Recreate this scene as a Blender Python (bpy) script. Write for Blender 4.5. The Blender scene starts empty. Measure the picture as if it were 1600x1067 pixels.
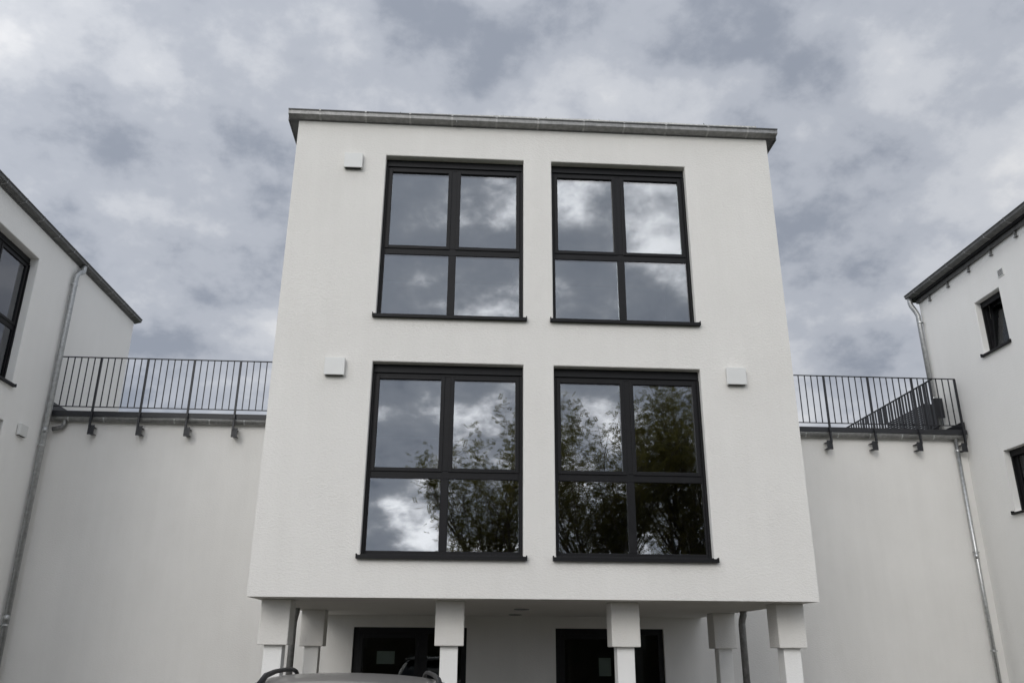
import bpy, bmesh, math, random
from mathutils import Vector, Matrix
random.seed(7)
R = math.radians
sc = bpy.context.scene
col = sc.collection

# ------------------------------------------------------------------ camera
FPX, PITCH, YAW, ROLL, EYE = 1306.89, .3541, .0608, .0059, 1.7
cp, sp, cy, sy, cr, sr = (math.cos(PITCH), math.sin(PITCH), math.cos(YAW), math.sin(YAW), math.cos(ROLL), math.sin(ROLL))
e1 = Vector((cy, -sy, 0)); fw = Vector((cp*sy, cp*cy, sp)); eu = Vector((-sp*sy, -sp*cy, cp))
rt = cr*e1 + sr*eu; up = -sr*e1 + cr*eu
cd = bpy.data.cameras.new('camera'); cam = bpy.data.objects.new('camera', cd); col.objects.link(cam)
M4 = Matrix(((rt.x, up.x, -fw.x, 0), (rt.y, up.y, -fw.y, 0), (rt.z, up.z, -fw.z, EYE), (0, 0, 0, 1)))
cam.matrix_world = M4
cd.sensor_width = 36; cd.lens = 36*FPX/1600; cd.clip_start = .05; cd.clip_end = 3000
sc.camera = cam

# ------------------------------------------------------------------ light, sky, exposure
SUN_DIR = Vector((-math.sin(R(24))*math.cos(R(24)), -math.cos(R(24))*math.cos(R(24)), math.sin(R(24))))         # towards the sun, hidden behind the cloud
w = bpy.data.worlds.new('World'); sc.world = w; w.use_nodes = True
nt = w.node_tree; nt.nodes.clear()
def N(t, **kw):
    n = nt.nodes.new(t)
    for k, v in kw.items(): setattr(n, k, v)
    return n
def L(a, b): nt.links.new(a, b)
def vmath(op, a, b=None):
    n = N('ShaderNodeVectorMath', operation=op); L(a, n.inputs[0])
    if b is not None:
        if hasattr(b, 'links'): L(b, n.inputs[1])
        else: n.inputs[1].default_value = b
    return n
def fmath(op, a, b=None, c=None, clamp=False):
    n = N('ShaderNodeMath', operation=op, use_clamp=clamp)
    for i, v in enumerate((a, b, c)):
        if v is None: continue
        if hasattr(v, 'links'): L(v, n.inputs[i])
        else: n.inputs[i].default_value = v
    return n.outputs[0]
def ramp(fac, stops, interp='EASE'):
    n = N('ShaderNodeValToRGB'); n.color_ramp.interpolation = interp
    el = n.color_ramp.elements
    while len(el) < len(stops): el.new(.5)
    for e, (p, c) in zip(el, stops):
        e.position = p; e.color = (c[0], c[1], c[2], 1) if hasattr(c, '__len__') else (c, c, c, 1)
    L(fac, n.inputs[0]); return n.outputs[0]
def mix(fac, a, b, blend='MIX'):
    n = N('ShaderNodeMix', data_type='RGBA', blend_type=blend)
    for s, v in ((0, fac), (6, a), (7, b)):
        if hasattr(v, 'links'): L(v, n.inputs[s])
        else: n.inputs[s].default_value = v if s == 0 else (v[0], v[1], v[2], 1)
    return n.outputs[2]
sky = N('ShaderNodeTexSky', sky_type='NISHITA', sun_disc=False)
sky.sun_elevation = math.asin(SUN_DIR.z); sky.sun_rotation = math.atan2(SUN_DIR.x, SUN_DIR.y)
tc = N('ShaderNodeTexCoord'); gdir = tc.outputs['Generated']
sep = N('ShaderNodeSeparateXYZ'); L(gdir, sep.inputs[0])
zz = fmath('ADD', fmath('MAXIMUM', sep.outputs[2], 0.0), .5)
dv = N('ShaderNodeCombineXYZ'); [L(zz, dv.inputs[i]) for i in range(3)]
vr = N('ShaderNodeVectorRotate', rotation_type='Z_AXIS'); L(gdir, vr.inputs['Vector']); vr.inputs['Angle'].default_value = R(-12)
flat = vmath('DIVIDE', vr.outputs[0], dv.outputs[0]).outputs[0]
def noise(vec, scale, detail, rough, dist=0.0, off=(0, 0, 0)):
    a = vmath('ADD', vec, off).outputs[0]
    n = N('ShaderNodeTexNoise'); n.inputs['Scale'].default_value = scale; n.inputs['Detail'].default_value = detail
    n.inputs['Roughness'].default_value = rough; n.inputs['Distortion'].default_value = dist
    L(a, n.inputs['Vector']); return n.outputs['Fac']
OFF = (10.9, 3.6, 0)
n1 = noise(flat, 2.0, 2, .45, .1, OFF)
n2 = noise(flat, 5.4, 6, .5, .0, (12.500000, 15.700000, 1.3))
n3 = noise(flat, 12, 8, .6, .0, (2.0, 8.0, 5.0))
dens = fmath('ADD', fmath('ADD', fmath('MULTIPLY', n1, .37), fmath('MULTIPLY', n2, .41)), fmath('MULTIPLY', n3, .22))
base = ramp(dens, [(.39, (.63, .64, .662)), (.455, (.50, .521, .564)), (.512, (.39, .416, .47)), (.585, (.255, .283, .34))])
# light of the veiled sun scattering forward through the thin places of the cloud
dt = vmath('DOT_PRODUCT', gdir, tuple(SUN_DIR)).outputs['Value']
glow = fmath('POWER', fmath('MAXIMUM', fmath('MULTIPLY_ADD', dt, .5, .5), 0.0), 5.0)
thin = ramp(dens, [(.39, 1.0), (.485, 0.0)])
glowamt = fmath('MULTIPLY', fmath('MULTIPLY', glow, thin), 3.4)
gl = N('ShaderNodeCombineXYZ'); L(fmath('MULTIPLY', glowamt, 1.0), gl.inputs[0]); L(fmath('MULTIPLY', glowamt, .97), gl.inputs[1]); L(fmath('MULTIPLY', glowamt, .95), gl.inputs[2])
veil = fmath('MULTIPLY_ADD', fmath('POWER', fmath('MAXIMUM', fmath('MULTIPLY_ADD', dt, .5, .5), 0.0), 2.0), 1.15, .95)
vv = N('ShaderNodeCombineXYZ'); [L(veil, vv.inputs[i]) for i in range(3)]
cloud = mix(1.0, mix(1.0, base, vv.outputs[0], 'MULTIPLY'), gl.outputs[0], 'ADD')
skyc = mix(1.0, sky.outputs[0], (.13, .13, .13), 'MULTIPLY')
gap = ramp(dens, [(.345, 1.0), (.38, 0.0)])
final = mix(fmath('MULTIPLY', gap, .75), cloud, skyc)
bg = N('ShaderNodeBackground'); bg.inputs[1].default_value = 1.0; L(final, bg.inputs[0])
wo = N('ShaderNodeOutputWorld'); L(bg.outputs[0], wo.inputs[0])
try: w.cycles.sampling_method = 'MANUAL'; w.cycles.sample_map_resolution = 512
except Exception: pass

ld = bpy.data.lights.new('sun', 'SUN'); ld.energy = .72; ld.angle = R(28); ld.color = (1, .95, .87)
sun = bpy.data.objects.new('sun', ld); col.objects.link(sun)
sun.rotation_euler = SUN_DIR.to_track_quat('Z', 'Y').to_euler(); sun.location = (0, 0, 30)

sc.render.engine = 'CYCLES'
sc.view_settings.view_transform = 'Standard'; sc.view_settings.look = 'None'
sc.view_settings.exposure = .19; sc.view_settings.gamma = 1; sc.view_settings.use_curve_mapping = False
sc.cycles.max_bounces = 8; sc.cycles.transparent_max_bounces = 12

# ------------------------------------------------------------------ materials
MATS = {}
def mat(name):
    m = bpy.data.materials.new(name); m.use_nodes = True; MATS[name] = m
    return m, m.node_tree, m.node_tree.nodes['Principled BSDF']
def mnode(t, ty, **kw):
    n = t.nodes.new(ty)
    for k, v in kw.items(): setattr(n, k, v)
    return n
def pos(t, scale=(1, 1, 1), objc=False):
    if objc: o = mnode(t, 'ShaderNodeTexCoord').outputs['Object']
    else: o = mnode(t, 'ShaderNodeNewGeometry').outputs['Position']
    mp = mnode(t, 'ShaderNodeMapping'); mp.inputs['Scale'].default_value = scale
    t.links.new(o, mp.inputs[0]); return mp.outputs[0]
def tnoise(t, vec, scale, detail=3, rough=.5):
    n = mnode(t, 'ShaderNodeTexNoise'); n.inputs['Scale'].default_value = scale; n.inputs['Detail'].default_value = detail
    n.inputs['Roughness'].default_value = rough; t.links.new(vec, n.inputs['Vector']); return n.outputs['Fac']
def tramp(t, fac, stops):
    n = mnode(t, 'ShaderNodeValToRGB'); el = n.color_ramp.elements
    while len(el) < len(stops): el.new(.5)
    for e, (p, c) in zip(el, stops): e.position = p; e.color = (*c, 1)
    t.links.new(fac, n.inputs[0]); return n.outputs[0]
def bump(t, h, b, strength, dist, normal=None):
    n = mnode(t, 'ShaderNodeBump'); n.inputs['Strength'].default_value = strength; n.inputs['Distance'].default_value = dist
    t.links.new(h, n.inputs['Height'])
    if normal: t.links.new(normal, n.inputs['Normal'])
    if b: t.links.new(n.outputs[0], b.inputs['Normal'])
    return n.outputs[0]

def stucco(name, c0, c1, grain=1.0):
    m, t, b = mat(name)
    p = pos(t, (1, 1, 1.9))
    big = tnoise(t, pos(t), .7, 4, .6)
    streak = tnoise(t, pos(t, (5, 5, .5)), 1.0, 3, .6)
    mx = mnode(t, 'ShaderNodeMath', operation='MULTIPLY_ADD'); t.links.new(streak, mx.inputs[0]); mx.inputs[1].default_value = .35; 
    sc_ = mnode(t, 'ShaderNodeMath', operation='MULTIPLY'); t.links.new(big, sc_.inputs[0]); sc_.inputs[1].default_value = .65
    t.links.new(sc_.outputs[0], mx.inputs[2])
    t.links.new(tramp(t, mx.outputs[0], [(.3, c0), (.68, c1)]), b.inputs['Base Color'])
    b.inputs['Roughness'].default_value = .92; b.inputs['Specular IOR Level'].default_value = .2
    g1 = tnoise(t, p, 30, 2, .5); g2 = tnoise(t, p, 85, 2, .6)
    n_ = bump(t, g1, None, .28*grain, .009)
    bump(t, g2, b, .40*grain, .005, n_)
stucco('render_white', (.722, .705, .668), (.785, .769, .731), 1.6)
stucco('render_smooth', (.815, .81, .785), (.86, .854, .83), 1.0)
stucco('render_grey', (.715, .704, .677), (.79, .779, .752), 1.2)
def plain(name, c, rough=.5, metal=0., spec=.5, vary=.0, vs=3., bmp=0., bs=40.):
    m, t, b = mat(name)
    if vary:
        f_ = tnoise(t, pos(t), vs, 4, .6)
        t.links.new(tramp(t, f_, [(.3, tuple(x*(1-vary) for x in c)), (.7, tuple(min(1, x*(1+vary)) for x in c))]), b.inputs['Base Color'])
    else: b.inputs['Base Color'].default_value = (*c, 1)
    b.inputs['Roughness'].default_value = rough; b.inputs['Metallic'].default_value = metal; b.inputs['Specular IOR Level'].default_value = spec
    if bmp: bump(t, tnoise(t, pos(t), bs, 2), b, bmp, .004)
    return m
plain('anthracite', (.011, .011, .0122), .45, spec=.18, vary=.12, vs=6)
plain('anthracite_dark', (.009, .0095, .011), .5, spec=.25, vary=.15, vs=8)
plain('rail_steel', (.014, .015, .019), .48, vary=.15, vs=9)
plain('zinc', (.25, .25, .245), .5, metal=.7, vary=.22, vs=16, bmp=.15, bs=9)
plain('zinc_bright', (.50, .51, .51), .38, metal=.85, vary=.2, vs=20)
plain('zinc_pipe', (.40, .41, .41), .45, metal=.7, vary=.22, vs=16, bmp=.12, bs=9)
plain('zinc_clip', (.36, .36, .35), .55, metal=.6, vary=.2, vs=20)
plain('zinc_dark', (.13, .13, .125), .55, metal=.5, vary=.25, vs=10)
plain('roof_metal', (.13, .13, .13), .55, metal=.3, vary=.2, vs=6)
plain('white_plastic', (.69, .695, .675), .45, vary=.03)
plain('gravel_strip', (.55, .55, .52), .8, vary=.3, vs=30)
plain('pebble', (.45, .43, .39), .85, vary=.4, vs=18)
plain('sedum', (.07, .075, .035), .8, vary=.4, vs=12)
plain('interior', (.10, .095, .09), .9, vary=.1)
plain('curtain', (.72, .75, .73), .9, vary=.08)
plain('paper', (.60, .62, .58), .8, vary=.05, vs=8)
plain('paving', (.09, .08, .065), .9, vary=.25, vs=2, bmp=.4, bs=60)
plain('grass', (.055, .075, .028), .95, vary=.35, vs=3, bmp=.5, bs=30)
plain('deck', (.32, .31, .29), .85, vary=.15)
plain('bark', (.20, .165, .125), .95, vary=.35, vs=14, bmp=.6, bs=22)
plain('leaf', (.13, .125, .045), .6, vary=.4, vs=1.5)
plain('leaf_dark', (.115, .108, .04), .6, vary=.4, vs=1.5)
plain('car_paint', (.15, .141, .134), .36, metal=.45, vary=.04, vs=30)
MATS['car_paint'].node_tree.nodes['Principled BSDF'].inputs['Coat Weight'].default_value = .35
plain('car_glass', (.01, .012, .013), .04)
plain('rubber', (.02, .02, .02), .8)
plain('alloy', (.5, .5, .5), .35, metal=.9)
plain('chrome', (.55, .56, .57), .25, metal=1.)
plain('lamp_red', (.35, .012, .012), .2)
plain('lamp_clear', (.6, .6, .6), .1)
plain('plate_white', (.75, .75, .72), .5)
for nm in ('leaf', 'leaf_dark'):
    t = MATS[nm].node_tree; b = t.nodes['Principled BSDF']
    tl = mnode(t, 'ShaderNodeBsdfTranslucent'); tl.inputs[0].default_value = (.40, .36, .11, 1)
    ms = mnode(t, 'ShaderNodeMixShader'); ms.inputs[0].default_value = .5
    t.links.new(b.outputs[0], ms.inputs[1]); t.links.new(tl.outputs[0], ms.inputs[2]); t.links.new(ms.outputs[0], t.nodes['Material Output'].inputs[0])
# glazing: coated double panes, part mirror, part clear, slightly wavy
def glazing(name, refl, tint, tcol, wav=1.0):
    m, t, b = mat(name); t.nodes.remove(b)
    out = t.nodes['Material Output']
    g = mnode(t, 'ShaderNodeBsdfGlossy'); g.inputs['Roughness'].default_value = 0.0; g.inputs['Color'].default_value = (*tint, 1)
    tr = mnode(t, 'ShaderNodeBsdfTransparent'); tr.inputs['Color'].default_value = (*tcol, 1)
    fr = mnode(t, 'ShaderNodeFresnel'); fr.inputs['IOR'].default_value = 1.5
    a = mnode(t, 'ShaderNodeMath', operation='ADD', use_clamp=True); t.links.new(fr.outputs[0], a.inputs[0]); a.inputs[1].default_value = refl
    mx = mnode(t, 'ShaderNodeMixShader'); t.links.new(a.outputs[0], mx.inputs[0]); t.links.new(tr.outputs[0], mx.inputs[1]); t.links.new(g.outputs[0], mx.inputs[2])
    t.links.new(mx.outputs[0], out.inputs[0])
    h = tnoise(t, pos(t, (1, 1, .6)), 2.2, 1, .4)
    bm = mnode(t, 'ShaderNodeBump'); bm.inputs['Strength'].default_value = .35*wav; bm.inputs['Distance'].default_value = .0022
    t.links.new(h, bm.inputs['Height']); t.links.new(bm.outputs[0], g.inputs['Normal'])
glazing('glass', .11, (.93, .95, 1.0), (.62, .66, .66))
glazing('glass_clear', -.018, (.95, .97, 1.0), (.72, .76, .75))

# ------------------------------------------------------------------ mesh helpers
class MB:
    def __init__(s): s.v = []; s.f = []; s.sm = False
    def quad(s, a, b, c, d): i = len(s.v); s.v += [a, b, c, d]; s.f.append((i, i+1, i+2, i+3)); return s
    def box(s, x0, x1, y0, y1, z0, z1):
        i = len(s.v)
        s.v += [(x0,y0,z0),(x1,y0,z0),(x1,y1,z0),(x0,y1,z0),(x0,y0,z1),(x1,y0,z1),(x1,y1,z1),(x0,y1,z1)]
        for q in ((0,3,2,1),(4,5,6,7),(0,1,5,4),(1,2,6,5),(2,3,7,6),(3,0,4,7)): s.f.append(tuple(i+k for k in q))
        return s
    def prism(s, prof, axis, a, b):           # closed profile (2 coords), extruded along axis
        n = len(prof); i = len(s.v)
        def P(u, v, w_): return {'x': (w_, u, v), 'y': (u, w_, v), 'z': (u, v, w_)}[axis]
        s.v += [P(u, v, a) for u, v in prof] + [P(u, v, b) for u, v in prof]
        for k in range(n): s.f.append((i+k, i+(k+1) % n, i+n+(k+1) % n, i+n+k))
        s.f.append(tuple(i+k for k in range(n))[::-1]); s.f.append(tuple(i+n+k for k in range(n)))
        return s
    def tube(s, pts, r, n=12, caps=True):
        pts = [Vector(p) for p in pts]; i0 = len(s.v); prev = None
        for k, p in enumerate(pts):
            d = (pts[min(k+1, len(pts)-1)] - pts[max(k-1, 0)]).normalized()
            if prev is None:
                a = d.orthogonal().normalized()
            else:
                a = (prev - d*prev.dot(d)).normalized()
            prev = a; b = d.cross(a); rr = r[k] if hasattr(r, '__len__') else r
            for j in range(n):
                t = 2*math.pi*j/n; q = p + (a*math.cos(t) + b*math.sin(t))*rr; s.v.append(tuple(q))
        for k in range(len(pts)-1):
            for j in range(n):
                s.f.append((i0+k*n+j, i0+k*n+(j+1) % n, i0+(k+1)*n+(j+1) % n, i0+(k+1)*n+j))
        if caps:
            s.f.append(tuple(i0+j for j in range(n))[::-1]); s.f.append(tuple(i0+(len(pts)-1)*n+j for j in range(n)))
        return s
    def mesh(s, name, m, smooth=False, weld=False):
        me = bpy.data.meshes.new(name); me.from_pydata(s.v, [], s.f)
        bm = bmesh.new(); bm.from_mesh(me)
        if weld: bmesh.ops.remove_doubles(bm, verts=bm.verts, dist=1e-5)
        bmesh.ops.recalc_face_normals(bm, faces=bm.faces); bm.to_mesh(me); bm.free()
        me.materials.append(MATS[m])
        if smooth:
            for p in me.polygons: p.use_smooth = True
        return me
    def build(s, name, m, parent=None, smooth=False, weld=False, bevel=0):
        return link(name, s.mesh(name, m, smooth, weld), parent, bevel)
def link(name, me, parent=None, bevel=0):
    o = bpy.data.objects.new(name, me); col.objects.link(o)
    if parent: o.parent = parent
    if bevel:
        b = o.modifiers.new('bevel', 'BEVEL'); b.width = bevel; b.segments = 2; b.limit_method = 'ANGLE'; b.angle_limit = R(40)
    return o
def empty(name, loc=(0, 0, 0), rz=0):
    o = bpy.data.objects.new(name, None); col.objects.link(o); o.location = loc; o.rotation_euler.z = rz
    o.empty_display_size = .3; return o
def tag(o, label, cat, group=None, kind=None):
    o['label'] = label; o['category'] = cat
    if group: o['group'] = group
    if kind: o['kind'] = kind
    return o
def smooth_angle(o, ang=40):
    for p in o.data.polygons: p.use_smooth = True
    m = o.modifiers.new('es', 'EDGE_SPLIT'); m.split_angle = R(ang)

def wall_sheet(mb, P, u0, u1, z0, z1, holes, depth):
    """wall face with rectangular openings and their reveals; P(u, n, z) -> xyz, n = depth into the wall"""
    us = sorted({u0, u1, *[h[0] for h in holes], *[h[1] for h in holes]}); zs = sorted({z0, z1, *[h[2] for h in holes], *[h[3] for h in holes]})
    for a, b in zip(us, us[1:]):
        for c, d in zip(zs, zs[1:]):
            mu, mz = (a+b)/2, (c+d)/2
            if any(h[0] < mu < h[1] and h[2] < mz < h[3] for h in holes): continue
            mb.quad(P(a, 0, c), P(b, 0, c), P(b, 0, d), P(a, 0, d))
    for a, b, c, d in holes:
        mb.quad(P(a,0,c), P(a,depth,c), P(a,depth,d), P(a,0,d)); mb.quad(P(b,0,c), P(b,0,d), P(b,depth,d), P(b,depth,c))
        mb.quad(P(a,0,d), P(a,depth,d), P(b,depth,d), P(b,0,d)); mb.quad(P(a,0,c), P(b,0,c), P(b,depth,c), P(a,depth,c))

# ------------------------------------------------------------------ the setting
g = MB().quad((-400, -400, 0), (400, -400, 0), (400, 400, 0), (-400, 400, 0)).build('ground', 'grass'); g['kind'] = 'structure'
pv = MB().box(-7.2, 9.4, -9, 15.0, -.2, .03).build('pavement', 'paving'); pv['kind'] = 'structure'

# ------------------------------------------------------------------ windows
WMESH = {}
def frame_mesh(key, fn):
    if key not in WMESH: WMESH[key] = fn()
    return WMESH[key]
GLASS = {}
def big_window(parent, loc, rz, w_, h, film=None, rev=.115):
    """two-light window with opening sashes over fixed panes; local x along the wall, -y outwards, z from the sill; y=0 is the outer wall face"""
    key = ('big', round(w_, 3), round(h, 3), rev)   # rev: reveal depth to the frame face
    ft, mw, tr0, tr1 = .05, .05, .909, 1.003   # outer frame, half mullion, transom zone
    top = h - .105                            # underside of shutter box
    def fm():
        mb = MB()
        mb.box(0, ft, rev, rev+.07, .0, top); mb.box(w_-ft, w_, rev, rev+.07, 0, top)
        mb.box(ft, w_-ft, rev, rev+.07, 0, .052); mb.box(ft, w_-ft, rev, rev+.07, top-.045, top)
        mb.box(w_/2-mw, w_/2+mw, rev-.003, rev+.07, .052, tr0); mb.box(w_/2-mw+.008, w_/2+mw-.008, rev-.003, rev+.07, tr1, top-.045)
        mb.box(ft, w_-ft, rev-.001, rev+.07, tr0, tr1)
        mb.box(.001, .03, rev-.028, rev-.004, 0, top-.02); mb.box(w_-.03, w_-.001, rev-.028, rev-.004, 0, top-.02)   # shutter guides
        return mb.mesh('window_frame', 'anthracite')
    win = link('window', frame_mesh(key, fm), parent, .004); win.location = loc; win.rotation_euler.z = rz
    def sb():
        return MB().box(-.005, w_+.005, rev-.006, rev+.08, top, h-.002).box(.01, w_-.01, rev-.022, rev-.006, top-.008, top+.012).mesh('shutter_box', 'anthracite_dark')
    link('shutter_box', frame_mesh(key+('s',), sb), win, .004)
    # opening sashes
    sx0, sx1 = ft-.004, w_/2-mw+.012
    sw = .048
    def sash():
        a, b, c, d = 0, sx1-sx0, tr1-.012, top-.04
        mb = MB().box(a, a+sw, rev-.014, rev+.05, c, d).box(b-sw, b, rev-.014, rev+.05, c, d)
        mb.box(a+sw, b-sw, rev-.014, rev+.05, c, c+sw).box(a+sw, b-sw, rev-.014, rev+.05, d-sw, d)
        return mb.mesh('sash', 'anthracite')
    for x in (sx0, w_/2+mw-.012):
        s_ = link('sash', frame_mesh(key+('h',), sash), win, .005); s_.location.x = x
    def pane(a, b, c, d, nm):
        return frame_mesh(key+(nm,), lambda: MB().box(0, b-a, rev+.012, rev+.036, c, d).mesh('pane', 'glass'))
    pw = sx1-sx0-2*sw
    for x in (sx0+sw, w_/2+mw-.012+sw):
        q = link('pane', pane(0, pw, tr1-.012+sw, top-.04-sw, 'p1'), win); q.location.x = x; q.rotation_euler = (R(random.uniform(-.12, .12)), 0, R(random.uniform(-.15, .15)))
    pw2 = w_/2-mw-ft
    for x in (ft, w_/2+mw):
        q = link('pane', pane(0, pw2, .052, tr0, 'p2'), win); q.location.x = x; q.rotation_euler = (R(random.uniform(-.12, .12)), 0, R(random.uniform(-.15, .15)))
    def sill():
        mb = MB().box(-.035, w_+.035, -.055, rev+.02, -.052, -.014)
        mb.box(-.035, w_+.035, -.055, -.049, -.060, -.048)
        mb.box(-.042, -.030, -.060, .09, -.055, .001).box(w_+.030, w_+.042, -.060, .09, -.055, .001)
        mb.box(.0, w_, .0, rev+.02, -.014, .002)
        return mb.mesh('sill', 'anthracite')
    link('sill', frame_mesh(key+('sl',), sill), win, .003)
    if film:
        for za, zb_ in ((.06, .52), (1.05, 1.05+.56)): MB().box(ft+.01, w_-ft-.01, rev+.038, rev+.041, za, zb_).build('privacy_film', 'curtain', win)
    return win

# ------------------------------------------------------------------ central block on columns
F, XL, XR, ZB, ZT, YT = 10.025, -2.376, 4.248, 2.262, 8.60, 15.1
YB = 21.0
blk = tag(empty('apartment_block', (0, 0, 0)), 'white rendered block standing on columns with four large dark windows', 'building')
W1, W2 = (-1.1405, .7579), (1.1437, 3.0303)
LOW, UPP = 2.745, 5.745
HH = 5.0996-LOW
holes = [(a, b, z, z+HH) for a, b in (W1, W2) for z in (LOW, UPP)]
mb = MB()
wall_sheet(mb, lambda u, n, z: (u, F+n, z), XL, XR, ZB, ZT, holes, .30)
mb.quad((XL, F, ZB), (XL, YB, ZB), (XL, YB, ZT), (XL, F, ZT)); mb.quad((XR, F, ZB), (XR, F, ZT), (XR, YB, ZT), (XR, YB, ZB))
mb.quad((XL, YB, ZB), (XR, YB, ZB), (XR, YB, ZT), (XL, YB, ZT))
mb.quad((XL, F, ZB), (XR, F, ZB), (XR, YT+.2, ZB), (XL, YT+.2, ZB)); mb.quad((XL, YT+.2, ZB), (XR, YT+.2, ZB), (XR, YB, ZB), (XL, YB, ZB))
mb.quad((XL, F, ZT), (XR, F, ZT), (XR, YB, ZT), (XL, YB, ZT))
wall = mb.build('wall', 'render_white', blk, weld=True, bevel=.012)
# rooms behind the windows
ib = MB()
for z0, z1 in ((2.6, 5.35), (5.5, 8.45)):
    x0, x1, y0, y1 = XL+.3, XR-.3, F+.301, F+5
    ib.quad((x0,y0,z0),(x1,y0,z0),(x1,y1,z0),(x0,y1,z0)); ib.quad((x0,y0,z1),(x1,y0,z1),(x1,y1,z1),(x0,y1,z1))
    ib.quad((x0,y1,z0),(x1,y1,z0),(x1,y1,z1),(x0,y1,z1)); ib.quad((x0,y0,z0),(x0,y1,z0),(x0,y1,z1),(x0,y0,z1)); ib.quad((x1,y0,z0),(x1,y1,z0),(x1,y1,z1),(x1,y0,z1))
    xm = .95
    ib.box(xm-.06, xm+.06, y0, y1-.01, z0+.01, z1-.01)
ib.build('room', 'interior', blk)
for (a, b) in (W1, W2):
    for z in (LOW, UPP):
        big_window(blk, (a, F, z), 0, b-a, HH)
# ventilation hoods
def vent(parent, loc, rz, w_=.25, h=.225, d=.065):
    o = MB().box(-w_/2, w_/2, -d, -.012, 0, h).box(-w_/2+.015, w_/2-.015, -.012, -.002, .012, h-.012).build('vent_hood', 'white_plastic', parent, bevel=.006)
    o.location = loc; o.rotation_euler.z = rz
    s_ = MB().box(-w_/2+.02, w_/2-.02, -d+.012, -.014, -.004, -.001).build('vent_slot', 'anthracite_dark', o)
    return o
for x, z in ((-1.575, 7.852), (-1.60, 4.892), (3.482, 4.892)): vent(blk, (x, F, z), 0)
# columns: rendered sleeve at the head, slimmer shaft below
shm = MB().box(-.105, .105, -.105, .105, 0, ZB-.01).mesh('column', 'render_smooth')
slm = MB().box(-.172, .172, -.172, .172, 1.752, ZB-.002).mesh('column_sleeve', 'render_white')
for x, y in ((-2.128, 10.63), (-.082, 10.63), (2.022, 10.63), (4.05, 10.63), (-2.125, 13.37), (4.07, 13.37)):
    c = link('column', shm, blk, .006); c.location = (x, y, 0)
    s_ = link('column_sleeve', slm, c, .010)
# downlights in the soffit
for x, y in ((.917, 12.45), (.953, 14.35)):
    o = MB().tube([(x, y, ZB-.012), (x, y, ZB+.0)], .11, 20).tube([(x, y, ZB-.016), (x, y, ZB-.012)], .085, 20).build('downlight', 'zinc', blk)
# downpipes below the block
def downpipe(parent, pts, r, m='zinc', brackets=(), off=(0, 0, 0), joints=()):
    o = MB().tube(pts, r, 16).build('downpipe', m, parent, smooth=True)
    for p in o.data.polygons:
        if len(p.vertices) > 4: p.use_smooth = False
    for z, x, y, dx, dy in brackets:
        b = MB().tube([(x, y, z-.014), (x, y, z+.014)], r+.007, 16)
        b.box(*sorted((x, x+dx)) if dx else (x-.008, x+.008), *sorted((y, y+dy)) if dy else (y-.008, y+.008), z-.008, z+.008)
        b.box(x-r-.03, x+r+.03, y-.006, y+.006, z-.01, z+.01) if not dx else b.box(x-.006, x+.006, y-r-.03, y+r+.03, z-.01, z+.01)
        b.build('pipe_clip', 'zinc_bright', o)
    for z, x, y in joints:
        MB().tube([(x, y, z-.05), (x, y, z+.05)], r+.004, 16).build('pipe_joint', m, o, smooth=True)
    return o
downpipe(blk, [(-2.30, 12.78, ZB+.02), (-2.30, 12.78, ZB-.05), (-2.335, 12.85, ZB-.16), (-2.345, 12.88, ZB-.26), (-2.345, 12.88, .03)], .048, 'zinc')
downpipe(blk, [(4.175, 12.60, ZB+.02), (4.175, 12.60, ZB-.05), (4.16, 12.63, ZB-.12), (4.155, 12.64, ZB-.18), (4.155, 12.64, .03)], .05, 'zinc')

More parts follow.
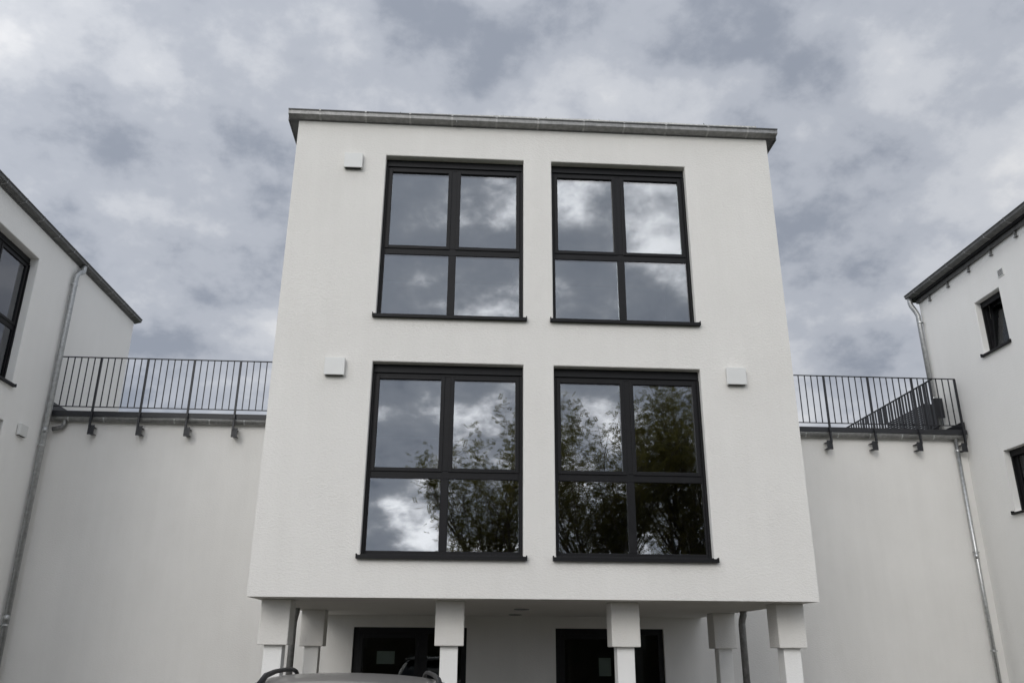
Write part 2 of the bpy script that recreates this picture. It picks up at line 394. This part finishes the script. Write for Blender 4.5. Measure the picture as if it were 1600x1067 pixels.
# roof with box gutter
rf = MB().box(XL-.13, XR+.13, F-.02, YB+.1, 8.602, 8.70).build('roof', 'roof_metal', blk)
MB().box(XL-.142, XL-.128, F-.03, YB+.1, 8.585, 8.73).build('verge_trim', 'roof_metal', rf); MB().box(XR+.128, XR+.142, F-.03, YB+.1, 8.585, 8.73).build('verge_trim', 'roof_metal', rf)
def gutter(parent, P, u0, u1, zt, stations, nm='gutter', dep=.125, hgt=.095, m='zinc', bm_='zinc_clip'):
    """box gutter: P(u, n, z), n outwards from the wall face"""
    mb = MB(); t = .004
    prof = [(.002, zt), (.002, zt-hgt), (dep-.006, zt-.066), (dep, zt-.014), (dep+.010, zt-.014), (dep+.012, zt), (dep-.004, zt+.004), (dep-.006, zt-.012), (dep-.012, zt-.060), (.008, zt-hgt+.006), (.008, zt)]
    n = len(prof)
    mb.v += [P(u0, a, b) for a, b in prof] + [P(u1, a, b) for a, b in prof]
    for k in range(n): mb.f.append((k, (k+1) % n, n+(k+1) % n, n+k))
    for u in (u0, u1):
        i = len(mb.v); mb.v += [P(u, a, b) for a, b in ((.002, zt), (.002, zt-hgt), (dep-.006, zt-.066), (dep, zt-.014), (dep, zt))]; mb.f.append(tuple(range(i, i+5)))
    o = mb.build(nm, m, parent)
    MB().tube([P(u0, dep+.004, zt-.004), P(u1, dep+.004, zt-.004)], .011, 8).build('gutter_bead', 'roof_metal', o, smooth=True)  # dark bead colour stands in for the shadow line of the rolled lip
    for u in stations:
        b = MB(); e = .013
        pts = [(.004, zt-hgt-.004), (dep-.004, zt-.070), (dep+.003, zt-.016), (dep+.015, zt-.018), (dep+.017, zt+.006), (dep-.01, zt+.010), (.0, zt+.012)]
        ins = [(.004, zt-hgt-.0005), (dep-.0055, zt-.0665), (dep+.0005, zt-.014), (dep+.0105, zt-.015), (dep+.0125, zt+.001), (dep-.01, zt+.006), (.0, zt+.008)]
        for q in range(len(pts)-1):
            A, B, C, D = pts[q], pts[q+1], ins[q+1], ins[q]
            i = len(b.v); b.v += [P(u-e, *x) for x in (A, B, C, D)] + [P(u+e, *x) for x in (A, B, C, D)]
            for f_ in ((0, 1, 2, 3), (4, 5, 6, 7), (0, 1, 5, 4), (1, 2, 6, 5), (2, 3, 7, 6), (3, 0, 4, 7)): b.f.append(tuple(i+k for k in f_))
        b.build('gutter_bracket', bm_, o)
    return o
gx = [-2.075, -1.448, -.834, -.25, .369, .953, 1.60, 2.172, 2.77, 3.375, 3.947]
gut = gutter(blk, lambda u, n, z: (u, F-.003-n, z), XL-.13, XR+.13, 8.70, gx)
MB().box(-.19, -.183, F-.131, F-.005, 8.592, 8.70).build('gutter_joint', 'zinc', gut)
# gravel stop and planted roof edge behind the gutter
strip = MB()
xs = [-2.05+i*.31 for i in range(21)]
for i in range(20):
    za, zb_ = (8.822+.045*min(1, (i)/7)+.006*math.sin(i*1.7), 8.822+.045*min(1, (i+1)/7)+.006*math.sin((i+1)*1.7))
    strip.quad((xs[i], 10.09, 8.69), (xs[i+1], 10.09, 8.69), (xs[i+1], 10.09, zb_), (xs[i], 10.09, za))
    strip.quad((xs[i], 10.09, za), (xs[i+1], 10.09, zb_), (xs[i+1], 10.6, zb_-.01), (xs[i], 10.6, za-.01))
strip.box(xs[-1]-.004, xs[-1]+.002, 10.086, 10.4, 8.69, 8.88)
strip.build('gravel_stop', 'gravel_strip', rf)
pb = MB()
for i in range(420):
    x = random.uniform(-2.0, 4.1); y = random.uniform(10.10, 10.5); z = 8.822+.045*min(1, (x+2.05)/2.2); r_ = random.uniform(.005, .012)
    pts = [(x+r_*math.cos(a)*random.uniform(.8, 1.2), y+r_*math.sin(a), z+random.uniform(-.002, .006)) for a in (0, 1.57, 3.14, 4.71)]
    k = len(pb.v); pb.v += pts+[(x, y, z+r_*random.uniform(.6, 1.3)), (x, y, z-r_)]
    for a in range(4): pb.f.append((k+a, k+(a+1) % 4, k+4)); pb.f.append((k+a, k+(a+1) % 4, k+5))
o = pb.build('roof_gravel', 'pebble', rf); o['kind'] = 'stuff'
sd = MB()
for i in range(70):
    x = random.choice((random.gauss(.3, .5), random.uniform(-1.5, 4))); y = random.uniform(10.10, 10.3); z = 8.826+.045*min(1, max(0, x+2.05)/2.2)
    hgt = random.uniform(.01, .05); a = random.uniform(0, 6.28); dx, dy = .012*math.cos(a), .012*math.sin(a)
    sd.v += [(x-dx, y-dy, z), (x+dx, y+dy, z), (x+random.uniform(-.02, .02), y, z+hgt)]; k = len(sd.v); sd.f.append((k-3, k-2, k-1))
o = sd.build('sedum_tufts', 'sedum', rf); o['kind'] = 'stuff'

# ------------------------------------------------------------------ ground floor wing with roof terrace behind the columns
LX, RX = -7.404, 9.612
wing = tag(empty('terrace_wing', (0, 0, 0)), 'plain white rendered wing with roof terrace running behind the columns', 'building')
gl, gr, gtop, gbot = (-1.735, .178), (1.697, 3.57), 2.07, .06
ZW = 5.585
mb = MB()
wall_sheet(mb, lambda u, n, z: (u, YT+n, z), LX+.002, RX-.002, .0, ZW, [(*gl, gbot, gtop), (*gr, gbot, gtop)], .28)
mb.build('wall', 'render_grey', wing, weld=True)
MB().box(LX, RX, YT+.01, 22, ZW-.30, ZW+.01).build('terrace_floor', 'deck', wing)
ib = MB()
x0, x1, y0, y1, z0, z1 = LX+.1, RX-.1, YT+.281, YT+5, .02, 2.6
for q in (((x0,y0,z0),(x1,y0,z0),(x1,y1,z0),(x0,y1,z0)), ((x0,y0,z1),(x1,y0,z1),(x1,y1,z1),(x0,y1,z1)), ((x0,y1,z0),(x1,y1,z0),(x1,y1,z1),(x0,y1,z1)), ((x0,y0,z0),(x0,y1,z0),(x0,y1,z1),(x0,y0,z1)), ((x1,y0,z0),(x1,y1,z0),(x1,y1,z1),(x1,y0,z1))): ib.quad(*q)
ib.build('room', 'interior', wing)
def glazed_door(parent, x0, x1, z0, z1, split):
    y = YT+.06
    mb = MB().box(x0, x0+.09, y, y+.08, z0, z1).box(x1-.09, x1, y, y+.08, z0, z1).box(x0+.09, x1-.09, y, y+.08, z1-.10, z1).box(x0+.09, x1-.09, y, y+.08, z0, z0+.1)
    mb.box(split-.07, split+.07, y-.003, y+.08, z0+.1, z1-.10)
    fo = mb.build('glazed_door', 'anthracite_dark', parent, bevel=.004)
    s = MB(); a, b, c, d = x0+.085, split-.065, z0+.095, z1-.095; e = .075
    s.box(a, a+e, y-.012, y+.06, c, d).box(b-e, b, y-.012, y+.06, c, d).box(a+e, b-e, y-.012, y+.06, c, c+e).box(a+e, b-e, y-.012, y+.06, d-e, d)
    s.build('door_leaf', 'anthracite_dark', fo, bevel=.004)
    MB().box(a+e, b-e, y+.02, y+.04, c+e, d-e).build('pane', 'glass_clear', fo)
    MB().box(split+.07, x1-.09, y+.02, y+.04, z0+.1, z1-.1).build('pane', 'glass_clear', fo)
    h = MB().box(b-.05, b-.025, y-.03, y-.012, 1.0, 1.16).tube([(b-.037, y-.03, 1.08), (b-.037, y-.065, 1.08), (b-.16, y-.068, 1.08)], .010, 8).build('door_handle', 'zinc', fo)
glazed_door(wing, gl[0], gl[1], gbot, gtop, -.55)
glazed_door(wing, gr[0], gr[1], gbot, gtop, 2.98)
p = tag(MB().box(-1.33, -1.03, YT+.101, YT+.103, 1.486, 1.688).build('paper_notice', 'paper'), 'landscape paper sheet behind the door glass, beside the dark car roof', 'notice')
p = tag(MB().box(2.445, 2.655, YT+.101, YT+.103, 1.31, 1.60).build('paper_notice', 'paper'), 'upright paper sheet behind the door glass beside a front column', 'notice')
# terrace edge: dark flashing above a half-round zinc gutter
def edge(x0, x1, outlet):
    fl = MB().box(x0, x1, YT-.15, YT+.25, 5.612, 5.685).box(x0, x1, YT-.158, YT-.15, 5.598, 5.69).build('edge_flashing', 'rail_steel', wing)
    pr = [(YT-.072+.066*math.cos(R(a)), 5.588+.078*math.sin(R(a))) for a in range(180, 361, 15)]
    prof = pr + [(y_*.94+(YT-.072)*.06, 5.588-(5.588-z_)*.92) for y_, z_ in pr[::-1]]
    gt = MB().prism(prof, 'x', x0, x1).build('gutter', 'zinc', wing)
    MB().tube([(x0+.01, YT-.140, 5.589), (x1-.01, YT-.140, 5.589)], .008, 8).build('gutter_bead', 'zinc_bright', gt, smooth=True)
    k = x0+.35
    while k < x1-.1:
        pr2 = [(YT-.072+.070*math.cos(R(a)), 5.590+.083*math.sin(R(a))) for a in range(180, 361, 20)]
        pr3 = [(YT-.072+.0665*math.cos(R(a)), 5.590+.0785*math.sin(R(a))) for a in range(360, 179, -20)]
        MB().prism(pr2+pr3, 'x', k-.012, k+.012).build('gutter_bracket', 'zinc_bright', gt); k += .62
    return gt
edge(LX+.02, XL-.004, None); edge(XR+.004, RX-.02, None)
# dark upstands where the terrace meets the neighbouring walls
MB().box(LX+.003, LX+.05, YT-.10, 17.9, 5.69, 5.86).build('upstand', 'rail_steel', wing); MB().box(RX-.05, RX-.003, YT-.10, 15.7, 5.69, 5.86).build('upstand', 'rail_steel', wing)
# thin downpipe in the right corner, outlet elbow on the left
downpipe(wing, [(9.385, YT-.075, 5.55), (9.385, YT-.075, .03)], .037, 'zinc_bright',
         brackets=[(z, 9.385, YT-.075, 0, .075) for z in (5.30, 3.43, 1.75)], joints=[(3.36, 9.385, YT-.075)])
downpipe(wing, [(LX+.30, YT-.075, 5.54), (LX+.30, YT-.075, 5.44), (LX+.27, YT-.08, 5.40), (LX+.12, YT-.10, 5.36)], .04, 'zinc')

# ------------------------------------------------------------------ terrace railings
YR = 14.925; ZRT, ZRB = 6.70, 5.762
def railing(name, x0, x1, posts, spacing, label, end_post=None):
    r = tag(empty(name, ((x0+x1)/2, YR, ZRB)), label, 'railing')
    inv = Vector(r.location)
    def part(nm, mbx, bevel=0):
        for i, v in enumerate(mbx.v): mbx.v[i] = (v[0]-inv.x, v[1]-inv.y, v[2]-inv.z)
        return mbx.build(nm, 'rail_steel', r, bevel=bevel)
    part('top_rail', MB().box(x0, x1, YR-.02, YR+.02, ZRT-.012, ZRT), .002)
    part('bottom_rail', MB().box(x0, x1, YR-.015, YR+.015, ZRB-.006, ZRB+.006))
    pm = MB().box(-.016, .016, -.02, .02, 5.39-ZRB, ZRT-.012-ZRB).mesh('post', 'rail_steel')
    plm = MB().box(-.005, .1, -.008, .008, -.085, .085).box(.0, .085, .008, .165, -.062, -.054).box(.0, .085, .008, .165, .054, .062).tube([(.05, -.018, .04), (.05, -.008, .04)], .012, 6).tube([(.05, -.018, -.04), (.05, -.008, -.04)], .012, 6).mesh('fixing_plate', 'rail_steel')
    bm_ = MB().box(-.008, .008, -.008, .008, 0, ZRT-ZRB-.017).mesh('baluster', 'rail_steel')
    sgn = 1 if x0 < 0 else -1
    for px in posts:
        if x0-.02 <= px <= x1+.02:
            o = link('post', pm, r); o.location = (px-inv.x, 0, 0)
            q = link('fixing_plate', plm, o); q.location = (-.085 if sgn < 0 else -.015, 0, 5.345-ZRB)
            if sgn > 0: q.location.x = -.085 if False else -.015
            MB().box(-.02, .02, -.035, -.027, 5.60-ZRB, 5.645-ZRB).build('clip', 'rail_steel', o)
    # balusters evenly between posts
    g_ = spacing/7
    k0 = int((x0-posts[0])/g_)-1
    for k in range(k0, k0+90):
        bx = posts[0]+k*g_
        if bx < x0+.03 or bx > x1-.03 or k % 7 == 0: continue
        o = link('baluster', bm_, r); o.location = (bx-inv.x, 0, .006)
    return r
lp = [-6.613+.8357*i for i in range(-1, 6)]
railing('terrace_railing', LX+.02, XL-.01, [x for x in lp if LX+.3 < x < XL-.1], .8357, 'dark bar railing on the terrace edge beside the thick zinc downpipe')
rp = [9.511-.8667*i for i in range(0, 6)][::-1]
railing('terrace_railing', XR+.01, 9.519, rp, .8667, 'dark bar railing on the terrace edge beside the slim zinc downpipe')
# return railing running back over the terrace
rr = tag(empty('return_railing', (9.08, 15, 5.6)), 'dark railing of flat bars running back across the roof terrace', 'railing')
def rp_(nm, mbx):
    for i, v in enumerate(mbx.v): mbx.v[i] = (v[0]-9.08, v[1]-15, v[2]-5.6)
    return mbx.build(nm, 'rail_steel', rr)
rp_('top_rail', MB().box(9.06, 9.10, 14.96, 20.5, ZRT-.014, ZRT-.001)); rp_('bottom_rail', MB().box(9.065, 9.095, 14.96, 20.5, ZRB-.006, ZRB+.006))
bmr = MB().box(-.006, .006, -.027, .027, ZRB-5.6, ZRT-.014-5.6).mesh('baluster', 'rail_steel')
pmr = MB().box(-.012, .012, -.035, .035, -.01, ZRT-.014-5.6).mesh('post', 'rail_steel')
for k in range(46):
    y = 15.06+k*.118
    o = link('post' if k % 7 == 3 else 'baluster', pmr if k % 7 == 3 else bmr, rr); o.location = (0, y-15, 0)
# slatted metal screen behind it
st = tag(empty('slatted_screen', (9.4, 17, 5.6)), 'dark slatted metal screen behind the flat bar railing next to the wall', 'screen')
def sp_(nm, mbx):
    for i, v in enumerate(mbx.v): mbx.v[i] = (v[0]-9.4, v[1]-17, v[2]-5.6)
    return mbx.build(nm, 'rail_steel', st)
for k in range(19):
    y1 = 18.9-.085*k
    sp_('slat', MB().box(9.39, 9.41, 15.86, y1, 5.63+.045*k, 5.659+.045*k))
for y in (15.88, 16.9, 17.9): sp_('post', MB().box(9.41, 9.45, y-.02, y+.02, 5.58, 6.45-.5*(y-15.88)*.85))
sp_('end_panel', MB().box(9.36, 9.56, 15.50, 15.53, 6.08, 6.48))
sp_('end_frame', MB().box(9.20, 9.40, 15.52, 15.56, 5.60, 6.36))

# ------------------------------------------------------------------ flanking building on the left
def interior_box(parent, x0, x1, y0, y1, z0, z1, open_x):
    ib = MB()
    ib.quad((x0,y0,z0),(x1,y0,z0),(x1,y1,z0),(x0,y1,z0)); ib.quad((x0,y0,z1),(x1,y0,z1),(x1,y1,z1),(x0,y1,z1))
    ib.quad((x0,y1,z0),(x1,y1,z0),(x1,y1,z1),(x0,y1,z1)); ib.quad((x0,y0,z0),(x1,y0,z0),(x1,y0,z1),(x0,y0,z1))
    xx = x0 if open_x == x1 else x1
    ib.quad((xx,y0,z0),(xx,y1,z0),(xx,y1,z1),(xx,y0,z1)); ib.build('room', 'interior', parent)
lb = tag(empty('apartment_building', (0, 0, 0)), 'white rendered building with a thick zinc downpipe at the terrace railing', 'building')
LY0, LY1, LZ = 10.2, 17.95, 8.55
lw = [(11.735, 13.635, 2.78, 2.78+2.37), (11.735, 13.635, 5.78, 5.78+2.255)]
mb = MB(); wall_sheet(mb, lambda u, n, z: (LX-n, u, z), LY0, LY1, 0, LZ, lw, .30)
XB = LX-9
mb.quad((LX, LY1, 0), (XB, LY1, 0), (XB, LY1, LZ), (LX, LY1, LZ)); mb.quad((LX, LY0, 0), (XB, LY0, 0), (XB, LY0, LZ), (LX, LY0, LZ)); mb.quad((XB, LY0, 0), (XB, LY1, 0), (XB, LY1, LZ), (XB, LY0, LZ)); mb.quad((LX, LY0, LZ), (LX, LY1, LZ), (XB, LY1, LZ), (XB, LY0, LZ))
mb.build('wall', 'render_smooth', lb, weld=True, bevel=.012)
interior_box(lb, LX-4, LX-.301, LY0+.3, 15.0, 5.5, 8.45, LX-.301); interior_box(lb, LX-4, LX-.301, LY0+.3, 15.0, 2.6, 5.4, LX-.301)
for a, b, z0, z1 in lw: big_window(lb, (LX, a, z0), R(90), b-a, z1-z0, film=1.45 if z0 > 5 else None, rev=.155)
vent(lb, (LX, 14.19, 5.03), R(90), .25, .19)
lr = MB().box(XB-.1, LX+.02, LY0-.1, LY1+.08, 8.552, 8.66).build('roof', 'roof_metal', lb)
lg = gutter(lb, lambda u, n, z: (LX+.003+n, u, z), LY0-.1, LY1+.10, 8.66, [17.6-.62*i for i in range(12)], m='zinc_dark', bm_='zinc')
downpipe(lb, [(LX+.085, 15.06, 8.57), (LX+.085, 15.06, 8.50), (LX+.095, 15.04, 8.45), (LX+.09, 14.90, 8.36), (LX+.075, 14.86, 8.29), (LX+.075, 14.85, 8.20), (LX+.075, 14.85, .03)], .05, 'zinc_pipe',
         brackets=[(z, LX+.075, 14.85, -.08, 0) for z in (8.10, 5.03, 2.05)], joints=[(5.30, LX+.075, 14.85), (2.16, LX+.075, 14.85)])

# ------------------------------------------------------------------ flanking building on the right
rb = tag(empty('apartment_building', (0, 0, 0)), 'white rendered building with a small tilted window and a louvred wall vent', 'building')
RY0, RY1, RZ = 10.2, 15.80, 8.719
rw = [(13.27, 14.02, 6.89, 7.91), (13.27, 14.04, 4.01, 5.085)]
mb = MB(); wall_sheet(mb, lambda u, n, z: (RX+n, u, z), RY0, RY1, 0, RZ, rw, .30)
XB = RX+9
mb.quad((RX, RY1, 0), (XB, RY1, 0), (XB, RY1, RZ), (RX, RY1, RZ)); mb.quad((RX, RY0, 0), (XB, RY0, 0), (XB, RY0, RZ), (RX, RY0, RZ)); mb.quad((XB, RY0, 0), (XB, RY1, 0), (XB, RY1, RZ), (XB, RY0, RZ)); mb.quad((RX, RY0, RZ), (RX, RY1, RZ), (XB, RY1, RZ), (XB, RY0, RZ))
mb.build('wall', 'render_smooth', rb, weld=True, bevel=.012)
interior_box(rb, RX+.301, RX+4, 11, 15.5, 5.5, 8.5, RX+.301); interior_box(rb, RX+.301, RX+4, 11, 15.5, 2.6, 5.4, RX+.301)
def small_window(parent, y0, y1, z0, z1, tilt):
    w_, h = y1-y0, z1-z0; rev = .16
    fo = MB().box(0, .055, rev, rev+.07, 0, h).box(w_-.055, w_, rev, rev+.07, 0, h).box(.055, w_-.055, rev, rev+.07, 0, .06).box(.055, w_-.055, rev, rev+.07, h-.06, h).box(0, w_, rev-.05, rev-.002, h-.11, h-.002).box(0, .03, rev-.045, rev-.002, 0, h-.11).box(w_-.03, w_, rev-.045, rev-.002, 0, h-.11).build('window', 'anthracite', parent, bevel=.004)
    fo.location = (RX, y1, z0); fo.rotation_euler.z = R(-90)
    e = .055; a, b, c, d = .0, w_-.10, 0, h-.11
    s = MB().box(a, a+e, 0, .06, c, d).box(b-e, b, 0, .06, c, d).box(a+e, b-e, 0, .06, c, c+e).box(a+e, b-e, 0, .06, d-e, d).build('sash', 'anthracite', fo, bevel=.004)
    s.location = (.05, rev+.005, .055); s.rotation_euler.x = R(-tilt)
    q = MB().box(a+e, b-e, .02, .04, c+e, d-e).build('pane', 'glass_clear', fo); q.location = s.location; q.rotation_euler = s.rotation_euler
    MB().box(-.035, w_+.035, -.055, rev+.02, -.045, -.012).box(-.042, -.030, -.06, .09, -.05, .015).box(w_+.030, w_+.042, -.06, .09, -.05, .015).build('sill', 'anthracite', fo, bevel=.003)
small_window(rb, *rw[0], 6); small_window(rb, *rw[1], 0)
# louvred grille
vg = MB().box(-.085, .085, -.014, 0, 0, .15).build('wall_vent', 'white_plastic', rb, bevel=.003); vg.location = (RX, 13.12, 8.06); vg.rotation_euler.z = R(-90)
for k in range(5): MB().box(-.065, .065, -.018, -.013, .022+k*.024, .031+k*.024).build('louvre_slot', 'anthracite_dark', vg)
# overhanging eaves with gutter set away from the wall
OV = .13
rr_ = MB().box(RX-OV, XB+.1, RY0-.1, RY1+.12, 8.72, 8.825).build('roof', 'anthracite_dark', rb)
MB().box(RX-.06, RX-.002, RY0, RY1, 8.645, 8.717).build('soffit_trim', 'zinc_dark', rr_)
rg = gutter(rb, lambda u, n, z: (RX-OV-.003-n, u, z), RY0-.1, RY1+.07, 8.842, [15.5-.62*i for i in range(9)], m='zinc_dark', bm_='zinc')
for y in (15.36, 14.68, 13.96, 13.25, 12.52, 11.8, 11.1):
    MB().box(RX-.045, RX-.003, y-.012, y+.012, 8.535, 8.644).box(RX-.05, RX-.003, y-.035, y+.035, 8.535, 8.547).build('eaves_bracket', 'zinc', rb)
downpipe(rb, [(RX-OV-.06, 15.81, 8.76), (RX-OV-.06, 15.81, 8.66), (RX-OV-.045, 15.81, 8.60), (RX-.11, 15.79, 8.46), (RX-.08, 15.78, 8.36), (RX-.075, 15.74, 5.62)], .05, 'zinc_pipe',
         brackets=[(z, RX-.075, 15.755, .075, 0) for z in (8.2, 6.55)])

# ------------------------------------------------------------------ parked car
CAR_Y, CAR_X = 6.7, -.735
car = tag(empty('parked_car', (CAR_X, CAR_Y, .03), R(4.3)), 'brown grey car with dark roof rails parked facing the columns', 'car'); car.rotation_euler.y = R(1.2); car.scale.z = .986
def loft(secs, nm, m, close=True, sub=1, parent=car):
    n = len(secs[0]); mb = MB()
    for s_ in secs: mb.v += s_
    for k in range(len(secs)-1):
        for j in range(n if close else n-1): mb.f.append((k*n+j, k*n+(j+1) % n, (k+1)*n+(j+1) % n, (k+1)*n+j))
    if close: mb.f.append(tuple(range(n))[::-1]); mb.f.append(tuple((len(secs)-1)*n+j for j in range(n)))
    o = mb.build(nm, m, parent, smooth=True)
    if sub: s = o.modifiers.new('sub', 'SUBSURF'); s.levels = sub; s.render_levels = sub+1
    return o
def sec(y, hw, z0, z1, z2):       # lower body: half width, sill height, shoulder height, top height
    pts = [(hw*.55, z0), (hw*.92, z0+.03), (hw, z0+.22), (hw*1.0, (z0+z1)/2+.08), (hw*.97, z1), (hw*.86, z2), (hw*.4, z2+.02)]
    return [(x, y, z) for x, z in pts] + [(-x, y, z) for x, z in pts[::-1]]
loft([sec(-2.16, .74, .38, .72, .80), sec(-2.10, .84, .28, .86, .97), sec(-1.9, .89, .22, .90, 1.00), sec(-1.0, .91, .20, .90, .97), sec(0, .91, .20, .89, .95), sec(.9, .91, .20, .88, .95), sec(1.4, .89, .21, .84, .95), sec(1.9, .85, .24, .76, .86), sec(2.12, .76, .30, .66, .74), sec(2.18, .66, .36, .6, .66)], 'body', 'car_paint')
def gsec(y, hb, zb_, ht, zt_):
    pts = [(hb, zb_), (hb*.5+ht*.5+.02, (zb_+zt_)/2), (ht, zt_-.03), (ht*.85, zt_)]
    return [(x, y, z) for x, z in pts] + [(-x, y, z) for x, z in pts[::-1]]
loft([gsec(-2.04, .70, .98, .66, 1.04), gsec(-1.86, .78, .96, .62, 1.30), gsec(-1.62, .80, .95, .60, 1.43), gsec(-.6, .82, .94, .61, 1.475), gsec(.25, .82, .93, .60, 1.45), gsec(.75, .80, .93, .58, 1.27), gsec(1.32, .72, .93, .56, .97)], 'glasshouse', 'car_glass')
rs = []
for y, hw, z in ((-1.80, .55, 1.455), (-1.66, .60, 1.475), (-1.2, .64, 1.497), (-.5, .655, 1.503), (.2, .64, 1.485), (.42, .60, 1.468), (.5, .54, 1.448)):
    z += .032; rs.append([(-hw*1.02, y, z-.065), (-hw*.90, y, z-.018), (-hw*.5, y, z+.008), (0, y, z+.016), (hw*.5, y, z+.008), (hw*.90, y, z-.018), (hw*1.02, y, z-.065), (0, y, z-.05)])
loft(rs, 'roof_panel', 'car_paint')
for s_ in (-1, 1):
    x = .497*s_
    pts = [(x*1.03, -1.52, 1.455), (x*1.03, -1.46, 1.50), (x*1.02, -1.30, 1.538), (x*1.01, -.9, 1.553), (x, -.3, 1.553), (x, .15, 1.543), (x, .36, 1.526), (x, .5, 1.498), (x, .58, 1.45)]
    MB().tube(pts, [.018, .019, .017, .015, .015, .015, .016, .017, .016], 10).build('roof_rail', 'anthracite', car, smooth=True)
    for y in (-1.38, 1.33):
        wh = MB().tube([(s_*.70, y, .32), (s_*.91, y, .32)], .33, 28).build('wheel', 'rubber', car)
        rim = MB().tube([(s_*.905, y, .32), (s_*.918, y, .32)], .225, 24).build('rim', 'alloy', wh)
    MB().box(*sorted((s_*.60, s_*.83)), -2.12, -2.02, .74, .92).build('tail_light', 'lamp_red', car, bevel=.02)
    MB().box(*sorted((s_*.50, s_*.76)), 2.0, 2.1, .60, .72).build('headlight', 'lamp_clear', car, bevel=.02)
    MB().box(*sorted((s_*.90, s_*1.02)), .62, .72, .92, 1.05).build('wing_mirror', 'car_paint', car, bevel=.03)
MB().box(-.26, .26, -2.185, -2.165, .56, .67).build('number_plate', 'plate_white', car)
MB().box(-.58, .58, -1.93, -1.72, 1.415, 1.438).build('spoiler', 'car_paint', car, bevel=.008)

# ------------------------------------------------------------------ trees across the car park (mirrored in the glass)
def tree(name, loc, h, spread, nleaf, seed, label, leafm, clear=.22):
    rng = random.Random(seed)
    t = tag(empty(name, loc), label, 'tree', None)
    tr = MB(); tips = []
    def limb(p, d, ln, r, lev):
        n = 5; pts = [p]; rad = [r]; q = p.copy(); dd = d.copy()
        for k in range(n):
            dd = (dd + Vector((rng.gauss(0, .10), rng.gauss(0, .10), rng.gauss(.05, .05)))).normalized()
            q = q + dd*ln/n; pts.append(q.copy()); rad.append(r*(1-.78*(k+1)/n)+.002)
            if lev < 3 and (k >= 1 or lev > 0):
                for c_ in range(2 if lev < 2 else 1):
                    a = rng.uniform(0, 6.28); side = Vector((math.cos(a), math.sin(a), rng.uniform(.2, .9)*1.0))
                    nd = (dd*.75 + side*spread*rng.uniform(.5, .9)).normalized()
                    limb(q.copy(), nd, ln*rng.uniform(.42, .62), rad[-1]*.62, lev+1)
            if lev >= 2 or (lev == 1 and k >= 2): tips.append((q.copy(), dd.copy()))
        tr.tube([tuple(x) for x in pts], rad, 7 if lev == 0 else 5 if lev == 1 else 4, caps=False)
    limb(Vector((0, 0, 0)), Vector((rng.gauss(0, .03), rng.gauss(0, .03), 1)), h*.30, h*.017, 9)
    tips.clear()
    top = Vector(tr.v[-1])*1.0
    base = Vector((0, 0, h*.26))
    for k in range(6):
        a = k*1.05+rng.uniform(-.3, .3); d = Vector((math.cos(a)*.42, math.sin(a)*.42, 1)).normalized()
        limb(base.copy(), d, h*rng.uniform(.46, .60), h*.010, 1)
    limb(base.copy(), Vector((0, 0, 1)), h*.62, h*.012, 1)
    tr.build('trunk', 'bark', t, smooth=True)
    lf = MB()
    for i in range(nleaf):
        p, d = rng.choice(tips)
        p = p + Vector((rng.gauss(0, .22), rng.gauss(0, .22), rng.gauss(-.05, .2)))
        ax = (d*.5 + Vector((rng.gauss(0, .6), rng.gauss(0, .6), rng.gauss(-.25, .35)))).normalized()
        sd_ = ax.cross(Vector((rng.gauss(0, .4), rng.gauss(0, .4), 1))).normalized(); ln = rng.uniform(.2, .32)
        for k in range(6):
            for sg in (-1, 1):
                b = p + ax*ln*k/6; e = b + (sd_*sg*.8 + ax*.45).normalized()*rng.uniform(.075, .115); wv = ax*.02
                m_ = (b+e)/2 + Vector((0, 0, rng.gauss(0, .01)))
                j = len(lf.v); lf.v += [tuple(b), tuple(m_+wv), tuple(e), tuple(m_-wv)]; lf.f.append((j, j+1, j+2, j+3))
    me = bpy.data.meshes.new('crown'); me.from_pydata(lf.v, [], lf.f); me.materials.append(MATS[leafm]); link('crown', me, t)
    return t
tree('young_tree', (1.7, -13.5, 0), 9.6, .66, 5500, 11, 'slender young tree mirrored in the lower window between the two vents', 'leaf')
tree('slim_tree', (5.4, -11.5, 0), 9.8, .72, 8000, 31, 'slim leafy tree standing between the slender young tree and the tall tree', 'leaf')
tree('tall_tree', (9.0, -12.6, 0), 10.6, .75, 7000, 3, 'tall airy green tree mirrored across the lower window beside the single vent', 'leaf_dark')
tree('broad_tree', (13.2, -14.5, 0), 11.5, .75, 5000, 23, 'broad leafy tree at the edge of the car park beyond the tall one', 'leaf_dark')
# unseen leafy row behind the trees, added to darken reflections in the door glass
hd = tag(empty('added_hedge', (2, -17, 0)), 'long dark green leafy row added behind the trees to darken the door reflections', 'added_hedge')
rng = random.Random(5); hb = MB()
for i in range(26000):
    x = rng.uniform(-28, 28); z = rng.uniform(.05, 3.4+.35*math.sin(x*.6)+.2*math.sin(x*1.9)); y = rng.choice((-.6, .6))*rng.uniform(.75, 1.15) if z < 3.0 else rng.uniform(-.7, .7)
    a = Vector((rng.gauss(0, 1), rng.gauss(0, 1), rng.gauss(0, 1))).normalized()*.09; b = a.cross(Vector((rng.gauss(0, 1), rng.gauss(0, 1), rng.gauss(0, 1)))).normalized()*.05
    c = Vector((x, y, z)); j = len(hb.v); hb.v += [tuple(c-a), tuple(c+b), tuple(c+a), tuple(c-b)]; hb.f.append((j, j+1, j+2, j+3))
me = bpy.data.meshes.new('foliage'); me.from_pydata(hb.v, [], hb.f); me.materials.append(MATS['leaf_dark']); link('foliage', me, hd)
core = MB().box(-28, 28, -.5, .5, 0, 3.0).build('branches', 'bark', hd)
